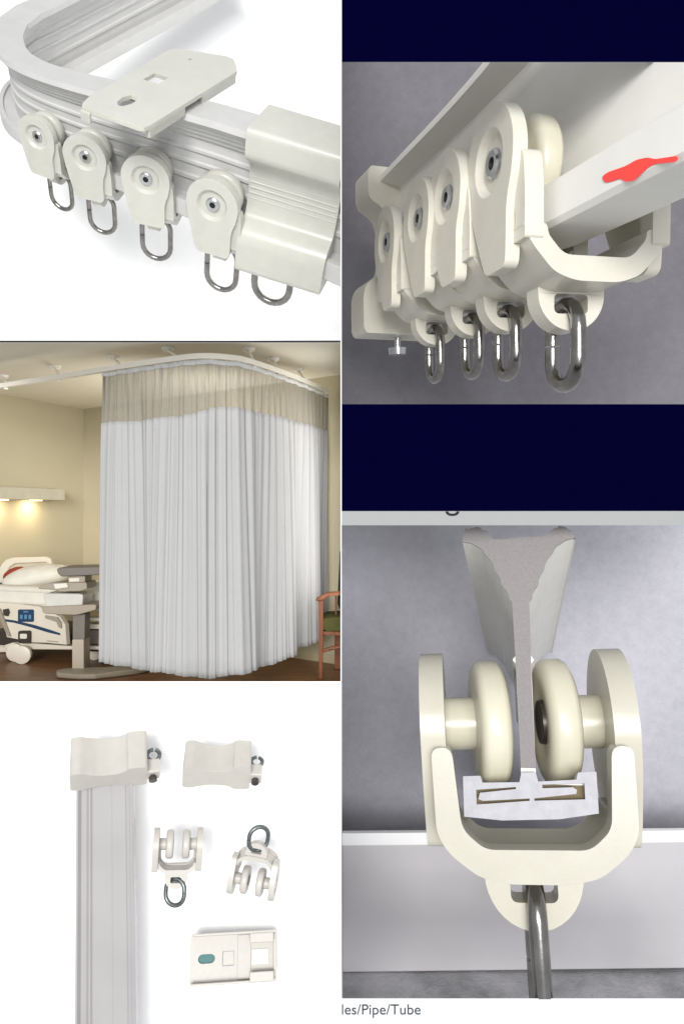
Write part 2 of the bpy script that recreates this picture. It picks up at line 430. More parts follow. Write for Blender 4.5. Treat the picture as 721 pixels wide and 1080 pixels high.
CLAMP = [(.98, -1.70), (1.05, -1.58), (1.05, -.80), (.98, -.56), (.80, -.40), (.50, -.26), (.40, -.06), (.36, .55), (.40, .95), (.48, 1.18), (.66, 1.32), (.84, 1.42), (.90, 1.56), (.90, 2.08), (.82, 2.20)]
CLAMP = CLAMP + [(-a, b) for a, b in CLAMP[::-1]]
CLAMP3 = [(.90, -1.36), (1.02, -1.26), (1.04, -.60), (1.0, -.46), (.84, -.38), (.64, -.05), (.58, .45), (.63, .95), (.80, 1.40), (.95, 1.72), (.97, 1.90), (.92, 2.10), (.80, 2.20)]
CLAMP3 = CLAMP3 + [(-a * .7, b) for a, b in CLAMP3[::-1]]
def make_clamp(mm, label, length, group=None, ring=True, ribs=True, prof=CLAMP):
    root = thing('end_clamp', label, 'end clamp', None, group)
    bm = bmesh.new(); loops_prism(bm, [rounded(prof, .14)], XZ, 0, length)
    body = obj('body', bm, mm, root, bevel=.09, seg=4, ang=25)
    if ribs:
        bm = bmesh.new()
        for k in range(7):
            z = .02 + k * .15
            box(bm, .35, .392, .03, length - .03, z, z + .055)
        obj('rib', bm, mm, body, bevel=.02)
    return root
def add_clamp_ring(root, y, w=.66, z0=-1.2, z1=-2.36, mm=None):
    bm = bmesh.new(); tube(bm, [(a, b + y, c) for a, b, c in ring_pts(w, z0, z1)], .105, 14)
    return obj('ring', bm, M['steel'], root)

# ================================================================== 1. curved track with carriers, seen from above
st = Stage(180, 180, 2.2, 27)
k1 = [(14, 22, 26), (8.5, 35, 26), (11, 49, 26.5), (22, 61, 27), (50, 74, 28), (107, 89.5, 31.5), (205, 112, 36.5), (262, 128, 39), (330, 149, 42), (400, 171, 45)]
k1 = [(a, b, c * 1.05) for a, b, c in k1]
path1 = []
for px, py, ppu in catmull(k1, 8):
    q = st.hit(px, py); path1.append((q, ppu / F * (q.y + D)))
# the back arm leaves the bend and runs up out of the picture
arm = [(250, -100, 1.75), (180, -64, 1.35), (115, -31, .95), (55, -1, .52), (31, 9.5, .25)]
b0 = path1[0]
armp = []
for px, py, dy in catmull(arm, 8):
    q = P(px, py, b0[0].y + dy); armp.append((q, 27.6 / F * (b0[0].y + D) * 1.0))
path1 = armp + path1
bm = bmesh.new(); sweep(bm, path1, FLAT, st.U, TOP)
track1 = obj('curtain_track', bm, M['vinyl'], ang=20)
tag(track1, 'grey-white ceiling track bent in a U at top left, carrying four rollers', 'curtain track')
clip(track1, [CLIP_MID_L])
def on_path(path, U, target_px, off, zoff):
    """frame on a track where the point off (track units) falls on the photo column target_px"""
    best = None
    for i in range(1, len(path) - 1):
        for f in (0, .25, .5, .75):
            p = path[i][0].lerp(path[i + 1][0], f); s = path[i][1] * (1 - f) + path[i + 1][1] * f
            T = (path[i + 1][0] - path[i - 1][0]).normalized(); S = T.cross(U).normalized()
            o_ = p - U * (zoff * s)
            w = o_ + (S * off[0] + U * off[1]) * s
            dpx = abs(proj(w)[0] - target_px[0]) + .3 * abs(proj(w)[1] - target_px[1])
            if best is None or dpx < best[0]: best = (dpx, o_, S, s, proj(w))
    return best
proto1 = make_carrier(M['cream'], M['cream'], '', 'carriers on the curved track', ring=(.95, -1.76, -3.35), rr=.088)
lab1 = ['smallest cream roller carrier, beside the bend of the curved track',
        'cream roller carrier second from the bend, below the left edge of the flat bracket',
        'cream roller carrier third from the bend, below the right corner of the flat bracket',
        'cream roller carrier beside the end clamp, largest in the row on the curved track']
front = path1[len(armp) + 8 * 3:]
for i, tp in enumerate([(37, 145), (90, 166), (152, 190), (223, 221)]):
    _, o_, S, s, pp = on_path(front, st.U, tp, (1.15, 0), TOP)
    print('carrier1', tp, pp)
    c = proto1 if i == 0 else copy_tree(proto1)
    c['label'] = lab1[i]
    c.matrix_world = axes_frame(o_, S, st.U, s)
# end clamp on the near end
_, o_, S, s, pp = on_path(front, st.U, (258, 146), (.9, 1.7), TOP)
cl1 = make_clamp(M['cream'], 'long cream end clamp with ribbed waist closing the near end of the curved track', 2.5)
rg = add_clamp_ring(cl1, .85, 1.1, -1.4, -3.1)
cl1.matrix_world = axes_frame(o_, S, st.U, s * 1.0)
clip_tree(cl1, [CLIP_MID_L])
# flat bracket across the track
pl = lambda px, py, h=0.0: st.hit(px, py, h)
def on_plane(h):
    def f(a, b, d):
        return pl(a, b, h) + st.U * d
    return f
br = thing('ceiling_bracket', 'flat grey-green metal ceiling bracket with punched holes lying across the curved track', 'bracket', Matrix.Identity(4))
bm = bmesh.new()
outer = [(88, 113), (94, 107), (176, 58), (184, 55), (238, 63), (246, 66), (249, 73), (250, 79), (158, 137), (152, 139), (146, 138), (92, 119), (87, 117)]
holes = [[(151, 88), (163, 81.5), (178, 86), (167, 93)], [(124, 112), (130, 107), (139, 104.5), (145, 107), (145, 110), (139, 114), (130, 116.5), (125, 115.5)], [(197.5, 66.5), (201, 65.5), (204, 66.5), (201, 68)]]
loops_prism(bm, [outer] + holes, on_plane(.1), 0.0, .06)
brp = obj('plate', bm, M['cream'], br, ang=30)
bm = bmesh.new()
def lip(bm, a, b, h0, h1, th):
    A, B = pl(*a, .1), pl(*b, .1); n = (B - A).normalized().cross(st.U) * th
    hull8(bm, [A + st.U * h0, B + st.U * h0, B + st.U * h1, A + st.U * h1], [A + n + st.U * h0, B + n + st.U * h0, B + n + st.U * h1, A + n + st.U * h1])
lip(bm, (249.5, 79.5), (214, 101.5), -.13, .055, .07)
lip(bm, (196, 113), (158, 137), -.13, .055, .07)
obj('edge_lip', bm, M['cream'], br, bevel=.02)
bm = bmesh.new(); lip(bm, (87, 116.5), (97, 120.5), -.13, .03, .06)
obj('clip_tab', bm, M['cream'], br, bevel=.02)

# ================================================================== 2. track seen from below with four carriers
s4 = Stage(540, 245, 4.2, -16)
def line4(f):  # outer screw line, f 0 at the near carrier, 1 at the far one
    return (512 + (403 - 512) * f, 172 + (255 - 172) * f)
k4 = [(2.75, 24), (1.55, 39), (1.0, 50), (.70, 57), (.43, 65), (0, 81), (-.5, 93), (-1.0, 104), (-1.6, 118), (-2.6, 142)]
raw4 = []
for f, ppu in catmull(k4, 5):
    q = s4.hit(*line4(f)); raw4.append((q, ppu / F * (q.y + D)))
T4 = (raw4[-1][0] - raw4[0][0]).normalized(); S4 = T4.cross(s4.U).normalized()
path4 = [(q - S4 * (1.15 * s), s) for q, s in raw4]
i_end = min(range(len(path4)), key=lambda i: abs(catmull(k4, 5)[i][0] - 1.30))
bm = bmesh.new(); sweep(bm, path4[i_end:], SMOOTH, s4.U, 0.0)
track4 = obj('curtain_track', bm, mat('ivory_vinyl', (.80, .785, .735), .4, var=.02, vscale=2), ang=20)
clip(track4, [fplane((300, 65.8), (800, 65.8), (500, 300))])
tag(track4, 'warm white track seen from below against grey felt, marked with a red stroke', 'curtain track')
proto4 = make_carrier(M['ivory'], M['ivory_inner'], '', 'carriers on the track seen from below', ring=(.70, -1.84, -2.95), fin='lean')
lab4 = ['largest ivory carrier on the track seen from below, nearest to the red stroke',
        'second ivory carrier from the red stroke on the track seen from below',
        'third ivory carrier from the red stroke, partly hidden behind two larger ones',
        'smallest ivory carrier at the far end of the track, next to the end clamp']
allk = catmull(k4, 5); yaw4 = Matrix.Rotation(math.radians(-5), 3, s4.U)
for i, f in enumerate([0.0, .43, .70, 1.0]):
    j = min(range(len(allk)), key=lambda q: abs(allk[q][0] - f))
    q = s4.hit(*line4(f)); s = allk[j][1] / F * (q.y + D)
    c = proto4 if i == 0 else copy_tree(proto4)
    c['label'] = lab4[i]
    c.matrix_world = axes_frame(q - (yaw4 @ S4) * (1.15 * s), yaw4 @ S4, s4.U, s * .97)
j = i_end
q, s = path4[j]
cl4 = make_clamp(M['ivory'], 'ivory end clamp on the far end of the track seen from below', .9, ribs=False)
cl4.matrix_world = axes_frame(q - T4 * .55 * s, S4, s4.U, s * 1.0)
bm = bmesh.new(); lathe(bm, [(-1.34, .0), (-1.34, .08), (-1.62, .08), (-1.62, .24), (-1.78, .22), (-1.80, 0)], 16, 'Z', (0, .45, -.35))
obj('thumb_screw', bm, M['zinc'], cl4)
# red stroke painted on the side of the track
bm = bmesh.new()
stroke = [(634, 187), (640, 182), (660, 175), (671, 168.5), (683, 166), (690, 168), (713, 164.5), (715, 168), (711, 171), (690, 173), (684, 176), (674, 185), (668, 191), (659, 192), (654, 188), (646, 191), (638, 193)]
def side4(a, b, d):
    # side face of the box section at x = .72
    n = None
    i = min(range(1, len(path4) - 1), key=lambda i: abs(proj(path4[i][0] + S4 * (.72 * path4[i][1]) - s4.U * (.7 * path4[i][1]))[0] - a))
    p0 = path4[i - 1][0] + S4 * .72 * path4[i - 1][1]; p1 = path4[i + 1][0] + S4 * .72 * path4[i + 1][1]
    nn = (p1 - p0).normalized().cross(s4.U)
    return hit(a, b, p0 + nn * .004, nn) + nn * d
bm.free(); bm = bmesh.new(); loops_prism(bm, [rounded(stroke, 4)], side4, 0.0, .006)
rs = obj('paint_stroke', bm, M['red'], track4)

# ================================================================== 3. cut end of a track with one carrier
PPU5 = 100.0
Y5 = .9
d5 = Vector(((555 - 360.5) / F, 1, -(846 - 540) / F)).normalized()      # the way the track runs, into the picture
U5 = (Z - d5 * Z.dot(d5)).normalized()
X5 = d5.cross(U5)
o5 = P(550, 762, Y5); k5 = PPU5 / F * (D + Y5)
roll = Matrix.Rotation(math.radians(-2.2), 3, d5)
U5 = roll @ U5; X5 = roll @ X5
M['ivory_near'] = mat('ivory_plastic_near', (.50, .478, .405), .30, var=.03, vscale=3, bump=.05, bscale=24, sss=.3)  # copy of the ivory, darkened to offset the stronger light up front
car5 = make_carrier(M['ivory_near'], M['ivory_inner'], 'single ivory carrier straddling the sawn end of a track, big front view', None, ring=(.62, -1.56, -3.35), fin='arms')
for ch in car5.children_recursive:
    if ch.name.startswith('ring'): ring5 = ch
Uc = (U5 + Z * 1.2).normalized(); Xc = (X5 - Uc * X5.dot(Uc)).normalized()
yaw5 = Matrix.Rotation(math.radians(4), 3, Uc)
car5.matrix_world = axes_frame(o5, Matrix.Rotation(math.radians(-3.0), 3, d5) @ -(yaw5 @ Xc), Matrix.Rotation(math.radians(-3.0), 3, d5) @ Uc, k5) @ Matrix.Diagonal((.9, 1, 1, 1))
clip(ring5, [CLIP_CAP])
for ch in car5.children:
    if ch.name.startswith('wheel'): ch.rotation_euler = (0, 0, math.radians(6))
bm = bmesh.new()
near = o5 - d5 * (.70 * k5) + Xc * .045; far = o5 + d5 * 6.2
BZ = lambda z: -.60 + (z + .57) * .77
BOX5 = [(.08, -.66), (.50, -.66), (.52, -.57), (.70, -.57), (.70, -1.08), (.30, -1.13), (-.30, -1.13), (-.70, -1.08), (-.70, -.57), (-.52, -.57), (-.50, -.66), (-.08, -.66)]
BOX5 = [(a * .94, BZ(b) - .06 * a) for a, b in BOX5]
TOP5 = [(-.60, 1.85), (-.56, 1.95), (-.44, 1.99), (-.34, 1.95), (-.26, 1.88), (.26, 1.88), (.34, 1.97), (.44, 2.02), (.56, 2.0), (.60, 1.88)]
rag = []
for (a, b), (c, d) in zip(TOP5, TOP5[1:]):
    for k in range(4):
        t = k / 4; rag.append((a + (c - a) * t, b + (d - b) * t + random.uniform(-.012, .014)))
fl5 = catmull([(.60, 1.86), (.47, 1.82), (.36, 1.72), (.26, 1.55), (.19, 1.38), (.12, 1.24), (.09, 1.15)], 4)
UP5 = rag + [(a + (.006 if k % 4 < 2 else -.006) * (0 < k < len(fl5) - 1), b) for k, (a, b) in enumerate(fl5)]
PROF5 = UP5 + [(.08, .62), (.11, .58), (.08, .54)] + BOX5[:] + [(-.08, .54), (-.11, .58), (-.08, .62)] + [(-a, b) for a, b in UP5[:len(rag):-1]]
n5 = 12
r5 = Matrix.Rotation(math.radians(-1.6), 3, d5); U5 = r5 @ Uc; X5 = r5 @ Xc
sweep(bm, [(near.lerp(far, i / n5), k5 * .92) for i in range(n5 + 1)], [(-a, b) for a, b in PROF5], U5, 0.0)
track5 = obj('curtain_track', bm, M['vinyl_warm'], ang=18)
tag(track5, 'straight white track running away from its sawn brown-grey cut end', 'curtain track')
# sawn face a hair in front of the end: web and flange brown-grey, box white with two slots
def at5(a, b, d): return near + X5 * (a * k5 * .92) + U5 * (b * k5 * .92) - d5 * (d * k5)
bm = bmesh.new()
web = [(-a, b) for a, b in UP5] + [(-.075, .30), (-.075, -.53), (.075, -.53), (.075, .30)] + UP5[:len(rag) - 1:-1]
loops_prism(bm, [web], at5, .004, .03)
obj('sawn_face', bm, M['cut'], track5, ang=30)
bm = bmesh.new()
bx = [(.076, -.54), (.10, -.66), (.50, -.65), (.52, -.56), (.71, -.56), (.71, -1.08), (.30, -1.14), (-.30, -1.14), (-.71, -1.08), (-.71, -.56), (-.52, -.56), (-.50, -.65), (-.10, -.66), (-.076, -.54)]
slotL = [(-.57, -.93), (-.57, -.74), (-.14, -.72), (-.14, -.745), (-.53, -.78), (-.55, -.86), (-.50, -.885), (.0, -.87), (.0, -.90)]
slotR = [(.58, -.90), (.58, -.70), (.14, -.70), (.14, -.745), (.46, -.745), (.50, -.78), (.49, -.83), (.05, -.87), (.05, -.90)]
bx, slotL, slotR = [[(a * .94, BZ(b) + .06 * a) for a, b in q] for q in (bx, slotL, slotR)]
loops_prism(bm, [bx, slotL, slotR], at5, .008, .10)
obj('box_end', bm, M['cut_white'], track5, ang=30)
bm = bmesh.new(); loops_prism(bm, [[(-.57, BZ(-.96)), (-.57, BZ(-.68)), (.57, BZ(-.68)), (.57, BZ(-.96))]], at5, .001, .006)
obj('slot_shadow', bm, mat('slot_shade_brown', (.16, .12, .06), .7), track5)  # brown sheet: the shade inside the two slots, put in as colour
# white tray behind, on speckled cloth
bm = bmesh.new()
cA, cB = P(MIDX + 1, 1026, 5.2), P(860, 1020, 5.2); tA, tB = P(MIDX + 1, 891, 5.2), P(860, 886, 5.2)
bA, bB = P(MIDX + 1, 880.5, 6.0), P(860, 876, 6.0); eA, eB = Vector((bA.x, 6.0, cA.z)), Vector((bB.x, 6.0, cB.z))
hull8(bm, [tA, tB, cB, cA], [bA, bB, eB, eA])
tr = obj('tray', bm, mat('tray_white', (.52, .50, .52), .5, var=.03, vscale=1), bevel=.03)
bm = bmesh.new()
rA, rB = P(MIDX + 1, 879, 5.17), P(860, 875, 5.17); r2A, r2B = P(MIDX + 1, 892, 5.17), P(860, 887, 5.17); bk = Vector((0, .12, 0))
hull8(bm, [rA, rB, r2B, r2A], [rA + bk, rB + bk, r2B + bk, r2A + bk])
lit_edge = obj('lit_edge', bm, mat('lit_edge_white', (.9, .9, .9), .4, var=.01), tr, bevel=.01)  # added strip; its whiter colour stands in for the lit tray top
tag(tr, 'long white tray standing on the cloth behind the hanging ring', 'tray')
clip_tree(tr, [CLIP_MID_R])
bm = bmesh.new()
z0 = min(cA.z, cB.z) - .01
box(bm, .012, 7.5, 1.5, 7.55, z0 - .06, z0)
o = struct('ground', bm, M['fabric_speck']); clip(o, [CLIP_MID_R])

# ================================================================== 4. loose parts on white paper
B4 = 1.9
def face3(px, py, ppu, lift, **k): return face_frame(px, py, B4 - lift, ppu, **k)
# vertical piece of track: its top flange to the left, box to the right
bm = bmesh.new()
pts = []
U3 = Vector((-1, 0, 0))
for px, py, ppu in [(113.5, 800, 19.9), (114, 900, 20.5), (114.5, 1000, 21.2), (115, 1120, 22.0)]:
    pts.append((P(px, py, B4 - .62), ppu / F * (D + B4 - .62)))
pts = pts[::-1]
P3 = [(.12, 1.97), (.50, 1.97), (.58, 1.90), (.58, 1.84), (.36, 1.74), (.32, 1.50), (.36, 1.44), (.55, 1.30), (.56, 1.22), (.44, 1.14), (.42, .20), (.38, .12), (.36, -.52), (.44, -.60), (.50, -.76), (.55, -.82), (.58, -.90), (.52, -.98), (.12, -.98)]
sweep(bm, pts, P3, U3, .5)
track3 = obj('curtain_track', bm, M['vinyl_grey'], ang=15)
tag(track3, 'upright glossy grey piece of track lying on white paper under an end clamp', 'curtain track')
def clamp3(px, py, ppu, label, elev, roll, length, group):
    c = make_clamp(M['pale'], label, length, group, ribs=False, prof=CLAMP3)
    # lug with its little ring and screw on the box side
    bm = bmesh.new(); loops_prism(bm, [rrect(-.30, .45, .02, .75, .08)], XY, -1.95, -1.2)
    lg = obj('lug', bm, M['pale'], c, bevel=.06)
    bm = bmesh.new(); tube(bm, [(0.35, .95 + a, b) for a, b in arc(0, -1.68, .30, 0, 340, 20)], .10, 10)
    obj('ring', bm, M['steel_ring'], lg)
    bm = bmesh.new(); lathe(bm, [(-.25, 0), (-.25, .2), (-.05, .2), (-.05, .12), (.3, .12), (.3, 0)], 14, 'Y', (0.1, -.02, -1.62))
    obj('screw', bm, M['steel_dark'], lg)
    r = ray(px, py); Y = B4 - .75
    m = face_frame(px, py, Y, ppu, elev=elev, roll=roll)
    # clamp axes: X (side) to the viewer, Z (up) to the left, Y along the track downwards/upwards
    A = Matrix(((0, 0, -1), (-1, 0, 0), (0, 1, 0))).to_4x4()   # columns: images of X, Y, Z
    c.matrix_world = m @ A @ Matrix.Translation((0, -length / 2, -.43))
    return c
clamp3(115, 804, 21.5, 'pale end clamp fitted on the top end of the upright track piece', -28, 0, 1.95, 'end clamps on white paper')
clamp3(229, 808, 19.5, 'loose pale end clamp lying on white paper with its wavy edge towards the ring carriers', -40, 4, 1.8, 'end clamps on white paper')
pc = make_carrier(M['pale'], M['pale'], 'loose white carrier on paper standing upright with its ring hanging below', 'loose carriers on white paper', ring=(.95, -1.56, -2.75), fin='arms', mr=M['steel_ring'])
pc.matrix_world = face_frame(188, 890, B4 - .8, 22, elev=14, roll=4)
for ch in pc.children_recursive:
    if ch.name.startswith('ring'): ch.rotation_euler = (0, 0, math.radians(65)); ringA = ch
pd = copy_tree(pc); pd['label'] = 'loose white carrier on paper turned upside down with its ring on top'
pd.matrix_world = face_frame(267, 929, B4 - .8, 21.5, elev=-30, roll=188, azim=8)
# bracket seen from its hollow side
b3 = thing('ceiling_bracket', 'white channel bracket with a teal oval hole lying open on white paper', 'bracket', face_frame(247, 1010, B4 - .35, 10, elev=0, roll=1) @ Matrix.Diagonal((1, 1, .86, 1)))
bm = bmesh.new(); loops_prism(bm, [rrect(-4.6, 4.2, -2.6, 2.6, .25), rrect(-3.75, -2.0, -.45, .55, .48, 6), rrect(-1.25, .0, -.85, .75, .1)], XZ, .0, .25)
obj('plate', bm, M['pale'], b3, bevel=.05)
bm = bmesh.new(); loops_prism(bm, [rrect(-3.9, -1.85, -.6, .7, .58, 6)], XZ, .26, .4); obj('hole_shade', bm, M['teal'], b3)  # added teal sheet, coloured as the shaded ground seen through the hole
bm = bmesh.new(); loops_prism(bm, [[(-1.15, -.72), (-.05, -.72), (-.05, .68), (-1.15, .68)]], XZ, .06, .2); obj('tab', bm, M['pale'], b3)
for zz in (2.45, -2.75):
    bm = bmesh.new(); box(bm, -4.4, 4.45, -1.1, .2, zz, zz + .3); obj('edge_lip', bm, M['pale'], b3, bevel=.1)
bm = bmesh.new(); box(bm, 4.1, 4.4, -.5, .2, -2.4, 2.4); obj('end_lip', bm, M['pale'], b3, bevel=.08)
for z0, z1 in ((1.45, 2.5), (-2.7, -1.6)):
    bm = bmesh.new(); box(bm, 1.6, 4.1, -1.25, -.95, z0, z1); obj('clip_tab', bm, M['pale'], b3, bevel=.12)
bm = bmesh.new(); box(bm, .35, 1.75, -.12, .01, -2.3, 2.4); obj('step', bm, M['pale'], b3, bevel=.05)
bm = bmesh.new(); box(bm, 1.8, 3.6, -.10, .01, -.9, .8); obj('pad', bm, mat('grey_pad', (.62, .60, .55), .5), b3, bevel=.05)

# ================================================================== 5. hospital room with the curtain
FZ, CZ = -2.355, 2.12
M['wall'] = mat('yellow_wall', (.49, .445, .32), .85, spec=.1, var=.03, vscale=1.0)
M['wall2'] = M['wall']
M['ceil'] = mat('ceiling_paint', (.76, .715, .60), .9, spec=.05, var=.02, vscale=1)
M['cloth'] = mat('white_cloth', (.365, .363, .36), .9, spec=.1, var=.015, vscale=3, bump=.05, bscale=60)
M['hang'] = mat('white_hanger', (.93, .91, .84), .5, var=.01)
M['trackw'] = mat('cream_track', (.86, .82, .72), .5, var=.01)
M['bedwhite'] = mat('bed_cream', (.58, .53, .43), .4, var=.02)
M['linen'] = mat('linen', (.60, .57, .50), .9, spec=.1, var=.05, vscale=4, bump=1.0, bscale=4)
M['blue'] = mat('blue_print', (.008, .03, .075), .4)
M['bluel'] = mat('pale_blue_key', (.07, .19, .32), .4)
M['dk'] = mat('dark_plastic', (.03, .022, .016), .5)
M['taupe'] = mat('taupe_plastic', (.27, .23, .175), .5, var=.04)
M['taupe_dk'] = mat('dark_taupe', (.13, .11, .09), .5, var=.05)
M['redp'] = mat('red_blanket', (.22, .045, .025), .9, spec=.1, var=.1)
M['olive'] = mat('olive_fabric', (.085, .085, .03), .9, spec=.1, var=.12, bump=.2)
M['dgreen'] = mat('dark_green_fabric', (.018, .024, .012), .8, spec=.1, var=.1)
M['base'] = mat('cream_skirting', (.48, .42, .27), .6)
def wood(name, c0, c1, sc_=(1, 1, 1), k=3.0):
    m = bpy.data.materials.new(name); m.use_nodes = True; nt = m.node_tree; b = nt.nodes['Principled BSDF']
    tc = nt.nodes.new('ShaderNodeTexCoord'); mp = nt.nodes.new('ShaderNodeMapping'); mp.inputs['Scale'].default_value = sc_
    n = nt.nodes.new('ShaderNodeTexNoise'); n.inputs['Scale'].default_value = k; n.inputs['Detail'].default_value = 8
    r = nt.nodes.new('ShaderNodeValToRGB'); r.color_ramp.elements[0].position = .3; r.color_ramp.elements[1].position = .7
    r.color_ramp.elements[0].color = (*c0, 1); r.color_ramp.elements[1].color = (*c1, 1)
    nt.links.new(tc.outputs['Object'], mp.inputs[0]); nt.links.new(mp.outputs[0], n.inputs['Vector'])
    nt.links.new(n.outputs['Fac'], r.inputs['Fac']); nt.links.new(r.outputs['Color'], b.inputs['Base Color'])
    b.inputs['Roughness'].default_value = .4; b.inputs['Specular IOR Level'].default_value = .3
    return m
M['floor'] = wood('wood_floor', (.11, .048, .02), (.24, .115, .05), (1, 6, 1), 2.2)
M['chairwood'] = wood('red_brown_wood', (.15, .045, .018), (.24, .08, .03), (8, 8, 1.2), 3)
RP = [CLIP_ROOM_TOP, CLIP_ROOM_BOT, CLIP_MID_L]
def room_struct(name, bm, m, **k):
    o = struct(name, bm, m, **k); clip(o, RP); return o
def fl(px, py): return P(px, py, -FZ * F / (py - 540) - D)     # point of the floor under a photo point
# wall ends from the ceiling line
def cl_(px, py): return P(px, py, CZ * F / (540 - py) - D)
w0, w1, w2 = cl_(-60, 404), cl_(88, 431.5), cl_(420, 387)
w0.z = w1.z = w2.z = 0
def wall_slab(bm, a, b, th, z0, z1):
    t = (b - a).normalized(); n = Vector((-t.y, t.x, 0)) * th
    if n.y < 0: n = -n
    hull8(bm, [a + Z * z0, b + Z * z0, b + Z * z1, a + Z * z1], [a + n + Z * z0, b + n + Z * z0, b + n + Z * z1, a + n + Z * z1])
bm = bmesh.new(); wall_slab(bm, w0, w1, .1, FZ, CZ); room_struct('wall', bm, M['wall'])
bm = bmesh.new(); wall_slab(bm, w1, w2, .1, FZ, CZ); room_struct('wall', bm, M['wall2'])
bm = bmesh.new(); box(bm, -9, 1.2, .2, 9.5, CZ, CZ + .1); room_struct('ceiling', bm, M['ceil'])
bm = bmesh.new(); box(bm, -9, 1.2, .8, 9.5, FZ - .1, FZ); room_struct('floor', bm, M['floor'])
bm = bmesh.new()
n_ = (w2 - w1).normalized(); nn = Vector((n_.y, -n_.x, 0)); 
wall_slab(bm, w1 + nn * .03 + n_ * .05, w2 + nn * .03, .026, FZ + .002, FZ + .13); room_struct('skirting', bm, M['base'])
# track
RZ = 1.85
tp = [(-40, 414), (0, 407.5), (62.5, 397.8), (110, 390), (180, 379.5), (214, 376), (246, 378), (262, 381.5), (285, 389), (317, 401), (345, 413.5)]
path5 = []
for px, py in catmull(tp, 8):
    L = RZ * F / (540 - py); path5.append(P(px, py, L - D))
bm = bmesh.new()
sweep(bm, [(p, 1.0) for p in path5], [(-.035, -.03), (.035, -.03), (.035, .035), (-.035, .035)], Z, 0)
tk = obj('curtain_rail', bm, M['trackw'], ang=30); tag(tk, 'cream curved ceiling rail bending round the hanging hospital curtain', 'curtain rail')
clip(tk, RP)
# hangers from ceiling to rail
def hanger(p, lab, q):
    t = thing('rail_hanger', lab, 'rail hanger', Matrix.Translation(p), 'hangers fixing the curtain rail to the ceiling')
    bm = bmesh.new(); lathe(bm, [(CZ - p.z - .002, 0), (CZ - p.z - .002, .085), (CZ - p.z - .035, .08), (CZ - p.z - .06, .03), (CZ - p.z - .06, 0)], 14, 'Z', q); obj('mount', bm, M['hang'], t)
    bm = bmesh.new(); tube(bm, [Vector(q) + Vector((0, 0, CZ - p.z - .03)), (0, 0, .03)], .017, 8); obj('rod', bm, M['hang'], t)
    bm = bmesh.new(); lathe(bm, [(-.035, 0), (-.035, .03), (-.06, .03), (-.06, 0)], 10, 'Z'); obj('nut', bm, M['hang'], t)
hl = [(9, 'rail hanger nearest the left end of the curtain rail'), (64, 'rail hanger left of the curtain, second along the rail'), (126, 'rail hanger above the left edge of the curtain mesh'), (184, 'rail hanger at the start of the rail bend'),
      (268, 'rail hanger just past the rail bend'), (294, 'middle rail hanger of the receding right stretch'), (321, 'rail hanger nearest the right end of the rail')]
am = [(3.5, 397), (58.5, 387), (120, 377), (177, 368), (262, 368.5), (288, 379), (314.5, 390)]
for (x, lab), (ax, ay) in zip(hl, am):
    p = min(path5, key=lambda p: abs(proj(p)[0] - x))
    a = P(ax, ay, (CZ - .02) * F / (540 - ay) - D)
    hanger(p, lab, (a.x - p.x, a.y - p.y, 0))
# curtain
cp = [p for p in path5 if proj(p)[0] >= 109.5]
# dense resample
def resample(pts, n):
    ls = [0]
    for a, b in zip(pts, pts[1:]): ls.append(ls[-1] + (b - a).length)
    out = []; j = 0
    for i in range(n):
        t = ls[-1] * i / (n - 1)
        while j < len(pts) - 2 and ls[j + 1] < t: j += 1
        out.append(pts[j].lerp(pts[j + 1], (t - ls[j]) / max(1e-9, ls[j + 1] - ls[j])))
    return out, ls[-1]
NC = 620
cpr, clen = resample(cp, NC)
def pleat(u, z):
    """offset of the cloth from the rail line at distance u along it and height fraction z (0 top .. 1 hem)"""
    g = noise.noise(Vector((u * 1.1, 3.3, z * .7)))
    w = u * 36 + 2.6 * noise.noise(Vector((u * 1.7, 0, 0))) * 2 + .7 * noise.noise(Vector((u * 1.0, 5, z * 1.3)))
    k_ = min(1, .25 + z * 2.6)
    a = k_ * (.024 + .015 * noise.noise(Vector((u * 2.3, 9, 0)))) * (1 - .35 * z)
    f = .105 * z * math.sin(u * 6.3 + .6 + .5 * noise.noise(Vector((u, 1, 2))))
    s = math.sin(w); s = math.copysign(abs(s) ** .8, s)
    return a * s + f + .05 * g * z + .012 * k_ * math.sin(w * 2.3 + 1) 
def curtain_sheet(z0, z1, nz, f0, f1, wav=None):
    bm = bmesh.new(); rows = []
    for r in range(nz + 1):
        row = []
        for i, p in enumerate(cpr):
            a = cpr[max(i - 1, 0)]; b = cpr[min(i + 1, NC - 1)]; t = (b - a).normalized(); n = Vector((t.y, -t.x, 0))
            u = clen * i / (NC - 1); k = r / nz; zf = f0 + (f1 - f0) * k
            q = p + n * (pleat(u, zf) - .0) + n * .02
            zb = z1(u, i) if callable(z1) else z1
            za = z0(u, i) if callable(z0) else z0
            z = za + (zb - za) * k
            row.append(bm.verts.new((q.x, q.y, z)))
        rows.append(row)
    for A, B in zip(rows, rows[1:]):
        for i in range(NC - 1): bm.faces.new((A[i], A[i + 1], B[i + 1], B[i]))
    return bm
def ztop(u, i): return RZ - .045 - .012 * abs(math.sin(u * 9))
def zmid(u, i):
    x = proj(cpr[i])[0]
    return 1.15 + .10 * min(1, max(0, (x - 190) / 40)) + .006 * math.sin(u * 7)
def zhem(u, i):
    f = u / clen
    return -1.96 + .10 * max(0, f - .62) / .38 + .03 * math.sin(u * 6.3 + .6) + .008 * math.sin(u * 17)
cur = thing('hospital_curtain', 'white pleated hospital curtain with a tan mesh top hanging from the curved rail', 'curtain', Matrix.Identity(4))
mesh_m = bpy.data.materials.new('tan_netting'); mesh_m.use_nodes = True
nt = mesh_m.node_tree; b = nt.nodes['Principled BSDF']; b.inputs['Base Color'].default_value = (.27, .252, .212, 1); b.inputs['Roughness'].default_value = .9
b.inputs['Specular IOR Level'].default_value = .05
